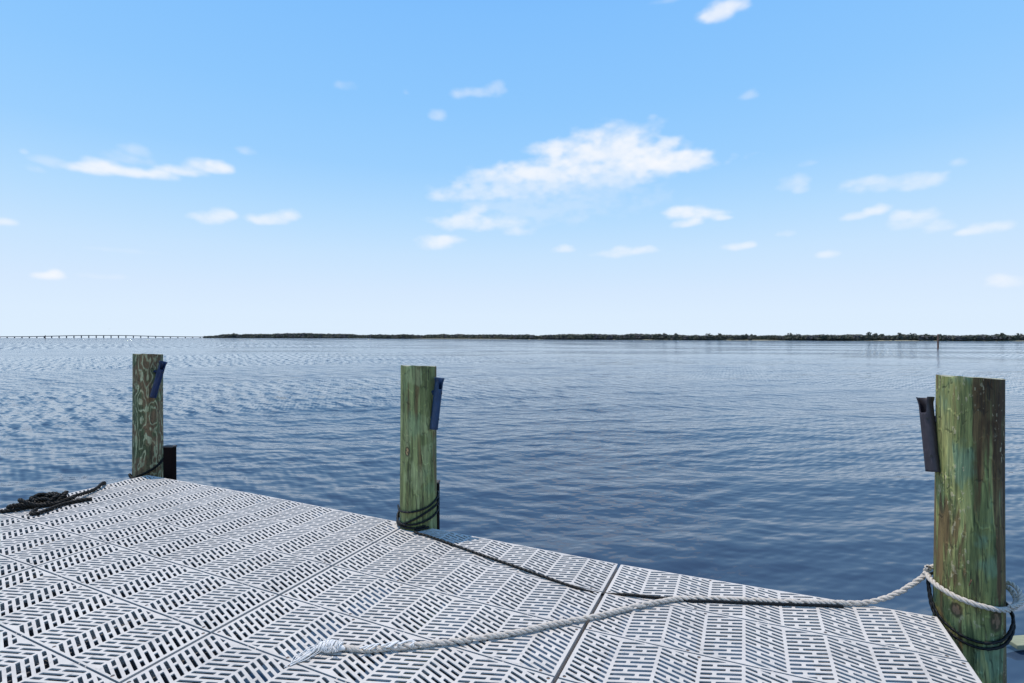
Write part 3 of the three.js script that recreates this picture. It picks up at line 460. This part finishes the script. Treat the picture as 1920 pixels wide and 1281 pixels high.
// points of a loop round a piling; list of [degrees from the side facing the camera, positive to the right in the picture; height above the deck; extra radius]
function roundPile(key, list) { const p = PILES[key], ax = Math.atan2(-p.x, p.z), rr = p.r0 * 1.03; return list.map(([deg, y, ex = 0]) => { const a = ax + deg * Math.PI / 180; return V(p.x + Math.sin(a) * (rr + ex), y, -p.z + Math.cos(a) * (rr + ex)); }); }
const yarnTex = texFrom(256, 256, (u, v) => { const k = 0.82 + 0.3 * fbm(u * 60, v * 30, 3, 60), d = sstep(0.15, 0.45, fbm(u * 14, v * 14 + 8, 3, 14)); return [k * lerp(1, 0.82, d), k * lerp(0.985, 0.77, d), k * lerp(0.95, 0.7, d)]; });
yarnTex.repeat.set(40, 1);
{
  // white three-strand dock line: noose round the right piling, then over the deck to a frayed end
  const rope = thing('dock_line', 'white twisted rope tied round the right piling and lying across the deck', 'rope');
  const white = new THREE.MeshStandardMaterial({ color: lin(0.72, 0.645, 0.575), roughness: 0.95, map: yarnTex });
  const R = 0.0101, e = 0.010;
  const loop = roundPile('right', [[-86, 0.124, e], [-70, 0.120, e], [-45, 0.113, e], [-15, 0.101, e], [15, 0.092, e], [45, 0.083, e], [70, 0.085, e + 0.006], [92, 0.10, e + 0.012], [120, 0.118, e + 0.008], [155, 0.13, e], [190, 0.138, e], [225, 0.136, e], [255, 0.130, e + 0.003], [276, 0.120, e + 0.008]]);
  mesh('noose', laidRope(loop, R, { seed: 2 }), white, rope);
  const eye = roundPile('right', [[60, 0.092, e + 0.008], [80, 0.104, e + 0.022], [96, 0.13, e + 0.02], [108, 0.143, e + 0.008], [120, 0.138, e]]); mesh('spliced_eye', laidRope(eye, R * 0.85, { seed: 4 }), white, rope);
  const knotP = roundPile('right', [[-82, 0.152, 0.008], [-90, 0.146, 0.012], [-91, 0.128, 0.015], [-84, 0.112, 0.013]]); mesh('knot', laidRope(knotP, R, { seed: 5 }), white, rope);
  const st = [[2.044, 0.076], [1.93, 0.117], [1.812, 0.154], [1.72, 0.182], [1.634, 0.210], [1.57, 0.236], [1.515, 0.262], [1.44, 0.325], [1.351, 0.410], [1.29, 0.474], [1.233, 0.532], [1.119, 0.637], [1.06, 0.70], [0.999, 0.759], [0.925, 0.82], [0.850, 0.883], [0.775, 0.935], [0.701, 0.991], [0.655, 1.02], [0.60, 1.055], [0.55, 1.072], [0.50, 1.09]];
  const k0 = roundPile('right', [[-88, 0.118, 0.016]])[0];
  const hang = [k0, V(1.612, 0.086, -2.05), V(1.545, 0.049, -2.046), V(1.475, 0.022, -2.045), V(1.40, 0.0105, -2.040), V(1.32, 0.0125, -2.036)];
  const line = [...hang, ...st.map(([s, t], i) => D(s, t, 0.0118 + 0.0015 * noise2(i * 0.9, 2)))];
  mesh('line', laidRope(line, R, { seed: 6, jitter: 1.2, pitch: 0.062 }), white, rope);
  // unlaid, whipped and frayed end
  const r = rng(12), fray = [], at = (s, t, y) => D(s, t, y);
  for (let k = 0; k < 6; k++) { const a = k * 1.05, o = 0.008; fray.push(tube(new THREE.CatmullRomCurve3([at(0.52, 1.085, 0.011), at(0.495, 1.094 + o * Math.cos(a), 0.014 + o * Math.sin(a) * 0.8), at(0.465, 1.105 + 1.6 * o * Math.cos(a + 1), 0.016 + o * Math.sin(a + 1)), at(0.44, 1.12 + o * Math.cos(a + 2), 0.01 + 0.4 * o * Math.sin(a + 2)), at(0.425, 1.135, 0.006)]), 24, 0.0055, 6)); }
  for (let k = 0; k < 15; k++) { const f = k / 14, s = lerp(0.505, 0.438, f), t = lerp(1.09, 1.118, f), q = 0.0172 * (0.75 + 0.5 * Math.sin(f * 3.1)), pts = []; for (let i = 0; i < 9; i++) { const a = i / 9 * 6.283; pts.push(at(s + 0.006 * (r() - 0.5) + 0.4 * q * Math.cos(a) * 0.5, t + q * Math.cos(a), 0.015 + 0.8 * q * Math.sin(a) + 0.003 * r())); } fray.push(tube(new THREE.CatmullRomCurve3(pts, true), 26, 0.0026, 5)); }
  const fresh = new THREE.MeshStandardMaterial({ color: lin(0.78, 0.75, 0.71), roughness: 0.95 });
  mesh('whipping', mergeGeometries(fray), fresh, rope);
  const fib = []; for (let k = 0; k < 16; k++) { const sp = (r() - 0.5) * 0.09, le = 0.07 + r() * 0.06, pts = []; for (let i = 0; i < 6; i++) { const f = i / 5; pts.push(at(0.437 - le * 0.25 * f + 0.008 * (r() - 0.5) - sp * Math.sin(f * 2.9) * 0.7, 1.118 + le * f * 0.95 + sp * Math.sin(f * 2.9) * 0.35, Math.max(0.003, 0.014 * (1 - f) + 0.008 * r() * (1 - f) + 0.003))); } fib.push(tube(new THREE.CatmullRomCurve3(pts), 14, 0.0011 + 0.0008 * r(), 4)); }
  for (let k = 0; k < 34; k++) { const s = 0.51 - r() * 0.075, t = 1.09 + r() * 0.03, a = r() * 6.28, pts = []; for (let i = 0; i < 5; i++) { const f = i / 4; pts.push(at(s + 0.03 * f * Math.cos(a) + 0.006 * (r() - 0.5), t + 0.03 * f * Math.sin(a), 0.022 + 0.014 * Math.sin(f * 3.1) * r())); } fib.push(tube(new THREE.CatmullRomCurve3(pts), 12, 0.001, 4)); }
  for (const [s, t] of [[0.60, 1.06], [0.655, 1.02], [0.70, 0.985]]) for (let k = 0; k < 4; k++) { const a = r() * 6.28, pts = []; for (let i = 0; i < 5; i++) { const f = i / 4; pts.push(at(s - 0.02 + 0.045 * f + 0.006 * Math.cos(a + f * 4), t + 0.012 - 0.03 * f + 0.012 * Math.sin(a + f * 5), 0.02 + 0.006 * Math.sin(a + 3 * f))); } fib.push(tube(new THREE.CatmullRomCurve3(pts), 14, 0.003, 5)); }
  const ff = mesh('frayed_fibres', mergeGeometries(fib), fresh, rope); ff.userData.kind = 'stuff';
}
const blackRope = new THREE.MeshPhysicalMaterial({ color: lin(0.010, 0.008, 0.006), roughness: 0.55, specularIntensity: 0.5 });
const blackCord = new THREE.MeshPhysicalMaterial({ color: lin(0.005, 0.005, 0.005), roughness: 0.45, specularIntensity: 0.6 });
{ // cord round the middle piling, its loose end lying over the deck and under the white rope
  const t = thing('mooring_cord', 'thin black cord wound round the middle piling and trailing over the deck', 'cord'), e = 0.0055, pts = [];
  const turns = [[-100, 0.100], [-60, 0.092], [-20, 0.098], [25, 0.118], [70, 0.150], [100, 0.165], [140, 0.15], [200, 0.115], [245, 0.06], [270, 0.02], [300, 0.018], [340, 0.05], [375, 0.085], [420, 0.118], [455, 0.14], [500, 0.12], [560, 0.09], [610, 0.055], [640, 0.03], [680, 0.024], [720, 0.036], [760, 0.058], [800, 0.082], [840, 0.08], [900, 0.06], [960, 0.03], [1000, 0.012], [1040, 0.009], [1070, 0.010], [1100, 0.018]];
  mesh('turns', laidRope(roundPile('middle', turns.map(([d, y], i) => [d, y, e + 0.002 * noise2(i * 1.3, 4) + (i > 12 ? 0.003 : 0)])), 0.0062, { strands: 2, pitch: 0.05, thick: 0.8, seed: 8, sides: 6 }), blackCord, t);
  const tail = [...roundPile('middle', [[30, 0.006, 0.008]]), D(0.11, 0.098, 0.007), D(0.22, 0.122, 0.007), D(0.434, 0.173, 0.007), D(0.6, 0.212, 0.007), D(0.768, 0.250, 0.0075), D(0.92, 0.286, 0.0075), D(1.054, 0.316, 0.007), D(1.12, 0.324, 0.005), D(1.17, 0.318, -0.002), D(1.215, 0.307, -0.006), D(1.26, 0.300, -0.002), D(1.31, 0.297, 0.006), D(1.37, 0.287, 0.007), D(1.45, 0.272, 0.007), D(1.515, 0.254, 0.007), D(1.57, 0.247, 0.006), D(1.64, 0.220, 0.006), D(1.75, 0.186, 0.006), D(1.9, 0.136, 0.006), D(2.03, 0.092, 0.006), D(2.12, 0.064, 0.006)];
  mesh('trailing_end', laidRope(tail, 0.0066, { strands: 2, pitch: 0.05, thick: 0.8, seed: 9, sides: 6 }), blackCord, t);
}
{ // two turns of cord hanging on the right piling
  const t = thing('mooring_cord', 'thin black cord hanging in two loops under the white rope on the right piling', 'cord');
  const f = (dy, e) => roundPile('right', [[-92, 0.115, e + 0.004], [-80, 0.078 + dy, e], [-62, 0.028 + dy, e], [-40, -0.012 + dy, e], [-10, -0.04 + dy, e], [20, -0.048 + dy, e], [50, -0.035 + dy, e], [75, -0.005 + dy, e + 0.003], [95, 0.035 + dy, e + 0.006], [130, 0.07, e], [180, 0.095, e], [225, 0.11, e], [268, 0.115, e + 0.004]]);
  mesh('loop', laidRope(f(0.004, 0.006), 0.0056, { strands: 2, pitch: 0.05, thick: 0.8, seed: 14, sides: 6 }), blackCord, t);
  mesh('loop', laidRope(f(-0.016, 0.008), 0.0056, { strands: 2, pitch: 0.05, thick: 0.8, seed: 15, sides: 6 }), blackCord, t);
}
{ // rope hitched round the left piling
  const t = thing('black_rope', 'black rope looped low round the far left piling', 'rope');
  const l = roundPile('left', [[-150, -0.06, 0.011], [-110, -0.035, 0.011], [-88, -0.012, 0.012], [-65, -0.028, 0.011], [-40, -0.02, 0.011], [-12, 0.004, 0.011], [12, 0.028, 0.011], [40, 0.062, 0.011], [65, 0.092, 0.012], [88, 0.105, 0.016], [120, 0.10, 0.012], [160, 0.05, 0.011], [200, -0.02, 0.011]]);
  mesh('loop', laidRope(l, 0.0098, { seed: 16 }), blackRope, t);
}
{ // the heap of black rope by the left edge of the deck
  const t = thing('rope_heap', 'heap of thick black rope piled by the left edge of the deck', 'rope'), r = rng(77), pts = [];
  const cs = -2.262, ct = 0.715, dx = Math.cos(2.02), dt = Math.sin(2.02);           // long axis of the heap
  for (let i = 0; i <= 92; i++) {
    const f = i / 92, a = f * 2 * Math.PI * 8.5, lay = 0.013 + 0.050 * sstep(0.1, 0.9, f) * (0.55 + 0.45 * Math.sin(a * 2.3)), le = 0.155 * (0.75 + 0.45 * noise2(i * 0.11, 3)) * (1 - 0.35 * f), wi = 0.07 * (0.7 + 0.6 * noise2(i * 0.13, 8)), A1 = le * Math.cos(a) + 0.03 * noise2(i * 0.21, 1), B1 = wi * Math.sin(a * 1.0 + 0.6 * noise2(i * 0.1, 9)) + 0.022 * noise2(i * 0.3, 5);
    pts.push(D(cs + A1 * dx - B1 * dt * 1.0, ct + A1 * dt + B1 * dx, Math.max(0.0125, lay + 0.008 * noise2(i * 0.35, 12))));
  }
  mesh('coils', laidRope(pts, 0.0128, { seed: 21, strands: 3, pitch: 0.055, sides: 6 }), blackRope, t);
  const tail = [D(-2.20, 0.60, 0.03), D(-2.235, 0.53, 0.024), D(-2.28, 0.46, 0.016), D(-2.33, 0.39, 0.018), D(-2.372, 0.345, 0.028), D(-2.405, 0.315, 0.022), D(-2.45, 0.29, 0.005), D(-2.475, 0.27, -0.05), D(-2.48, 0.25, -0.15)];
  mesh('tail', laidRope(tail, 0.0122, { seed: 22, sides: 6 }), blackRope, t);
  const end2 = [D(-2.25, 0.80, 0.02), D(-2.27, 0.85, 0.014), D(-2.305, 0.89, 0.0128), D(-2.33, 0.905, 0.0126)]; mesh('loose_end', laidRope(end2, 0.0122, { seed: 23, sides: 6 }), blackRope, t);
  const bight = [D(-2.15, 0.60, 0.014), D(-2.115, 0.555, 0.0128), D(-2.10, 0.54, 0.0126), D(-2.118, 0.575, 0.0126), D(-2.14, 0.66, 0.0126), D(-2.10, 0.76, 0.0126), D(-2.075, 0.83, 0.0126), D(-2.10, 0.85, 0.013), D(-2.16, 0.80, 0.016)]; mesh('bight', laidRope(bight, 0.0122, { seed: 24, sides: 6 }), blackRope, t);
}

// ------------------------------------------------------------------ things on the water
{
  const wood = new THREE.MeshStandardMaterial({ color: lin(0.24, 0.125, 0.085), roughness: 0.9 });
  const post = (label, x, ah, h, r) => { const t = thing('channel_post', label, 'post', 'posts standing in the water'); t.position.set(x, WATER - 2, -ah); const g = new THREE.CylinderGeometry(r * 0.92, r, h + 2, 14, 6), p = g.attributes.position; for (let i = 0; i < p.count; i++) { const k = 1 + 0.05 * noise2(p.getX(i) * 9, p.getY(i) * 2); p.setX(i, p.getX(i) * k); p.setZ(i, p.getZ(i) * k); } g.translate(0, (h + 2) / 2, 0); mesh('shaft', g, wood, t); const c = new THREE.ConeGeometry(r * 0.95, r * 0.5, 14); c.translate(0, h + 2 + r * 0.25, 0); mesh('pointed_top', c, wood, t); };
  post('brown wooden channel post standing alone in the water at right', 84.8, 102.3, 2.85, 0.15);
  post('thin dark post in the water in front of the far bridge', -760, 837, 6.2, 0.55);
  const fl = new THREE.LatheGeometry([[0, -0.18], [0.10, -0.15], [0.16, -0.04], [0.17, 0.06], [0.13, 0.17], [0.05, 0.22], [0.04, 0.3], [0, 0.31]].map(([a, b]) => new THREE.Vector2(a, b)), 16), wm = new THREE.MeshStandardMaterial({ color: lin(0.8, 0.8, 0.8), roughness: 0.5 });
  [[71, 300, 'tiny white float on the water, the farther of two right of centre'], [79.5, 246, 'tiny white float on the water, the nearer of two right of centre']].forEach(([x, a, l]) => { const b = single('float_buoy', fl, wm, l, 'buoy', 'white floats far out'); b.position.set(x, WATER + 0.12, -a); b.scale.setScalar(1.5); });
  // weathered plank adrift at the right edge
  const pl = new RoundedBoxGeometry(0.46, 0.035, 0.105, 3, 0.008), b = single('drifting_plank', pl, new THREE.MeshStandardMaterial({ color: lin(0.33, 0.34, 0.22), roughness: 0.9, map: texFrom(128, 128, (u, v) => { const k = 0.85 + 0.35 * fbm(u * 4, v * 40, 3, 4); return [k, k, k]; }) }), 'pale greenish plank adrift in the water right of the thick piling', 'plank'); b.position.set(3.72, WATER + 0.035, -3.6); b.rotation.set(0.05, 0.06, 0.03);
  // a gull far off
  const wing = (s) => { const g = new THREE.BufferGeometry(); const p = [[0, 0.03, -0.12], [0, 0.03, 0.12], [s * 0.35, 0.13, -0.11], [s * 0.35, 0.13, 0.08], [s * 0.8, 0.06, 0.02], [0, -0.01, 0], [s * 0.35, 0.10, 0]]; g.setAttribute('position', new THREE.Float32BufferAttribute(p.flat(), 3)); g.setIndex([0, 1, 2, 1, 3, 2, 2, 3, 4, 0, 2, 5, 5, 2, 6, 1, 5, 3, 5, 6, 3, 2, 4, 6, 6, 4, 3]); g.computeVertexNormals(); return g; };
  const gm = new THREE.MeshStandardMaterial({ color: lin(0.12, 0.12, 0.13), roughness: 0.9 }), gull = thing('gull', 'tiny dark bird flying low over the far bridge', 'bird'); gull.position.set(-298, EYE + 6.5, -380); gull.rotation.y = 0.5; gull.scale.setScalar(1.3);
  const body = new THREE.LatheGeometry([[0, -0.3], [0.03, -0.22], [0.07, -0.05], [0.065, 0.08], [0.04, 0.16], [0.045, 0.2], [0.02, 0.25], [0, 0.29]].map(([a, c]) => new THREE.Vector2(a, c)), 12); body.rotateX(Math.PI / 2); mesh('body', body, gm, gull); mesh('wing', wing(1), gm, gull); mesh('wing', wing(-1), gm, gull);
}

renderer.render(scene, camera);
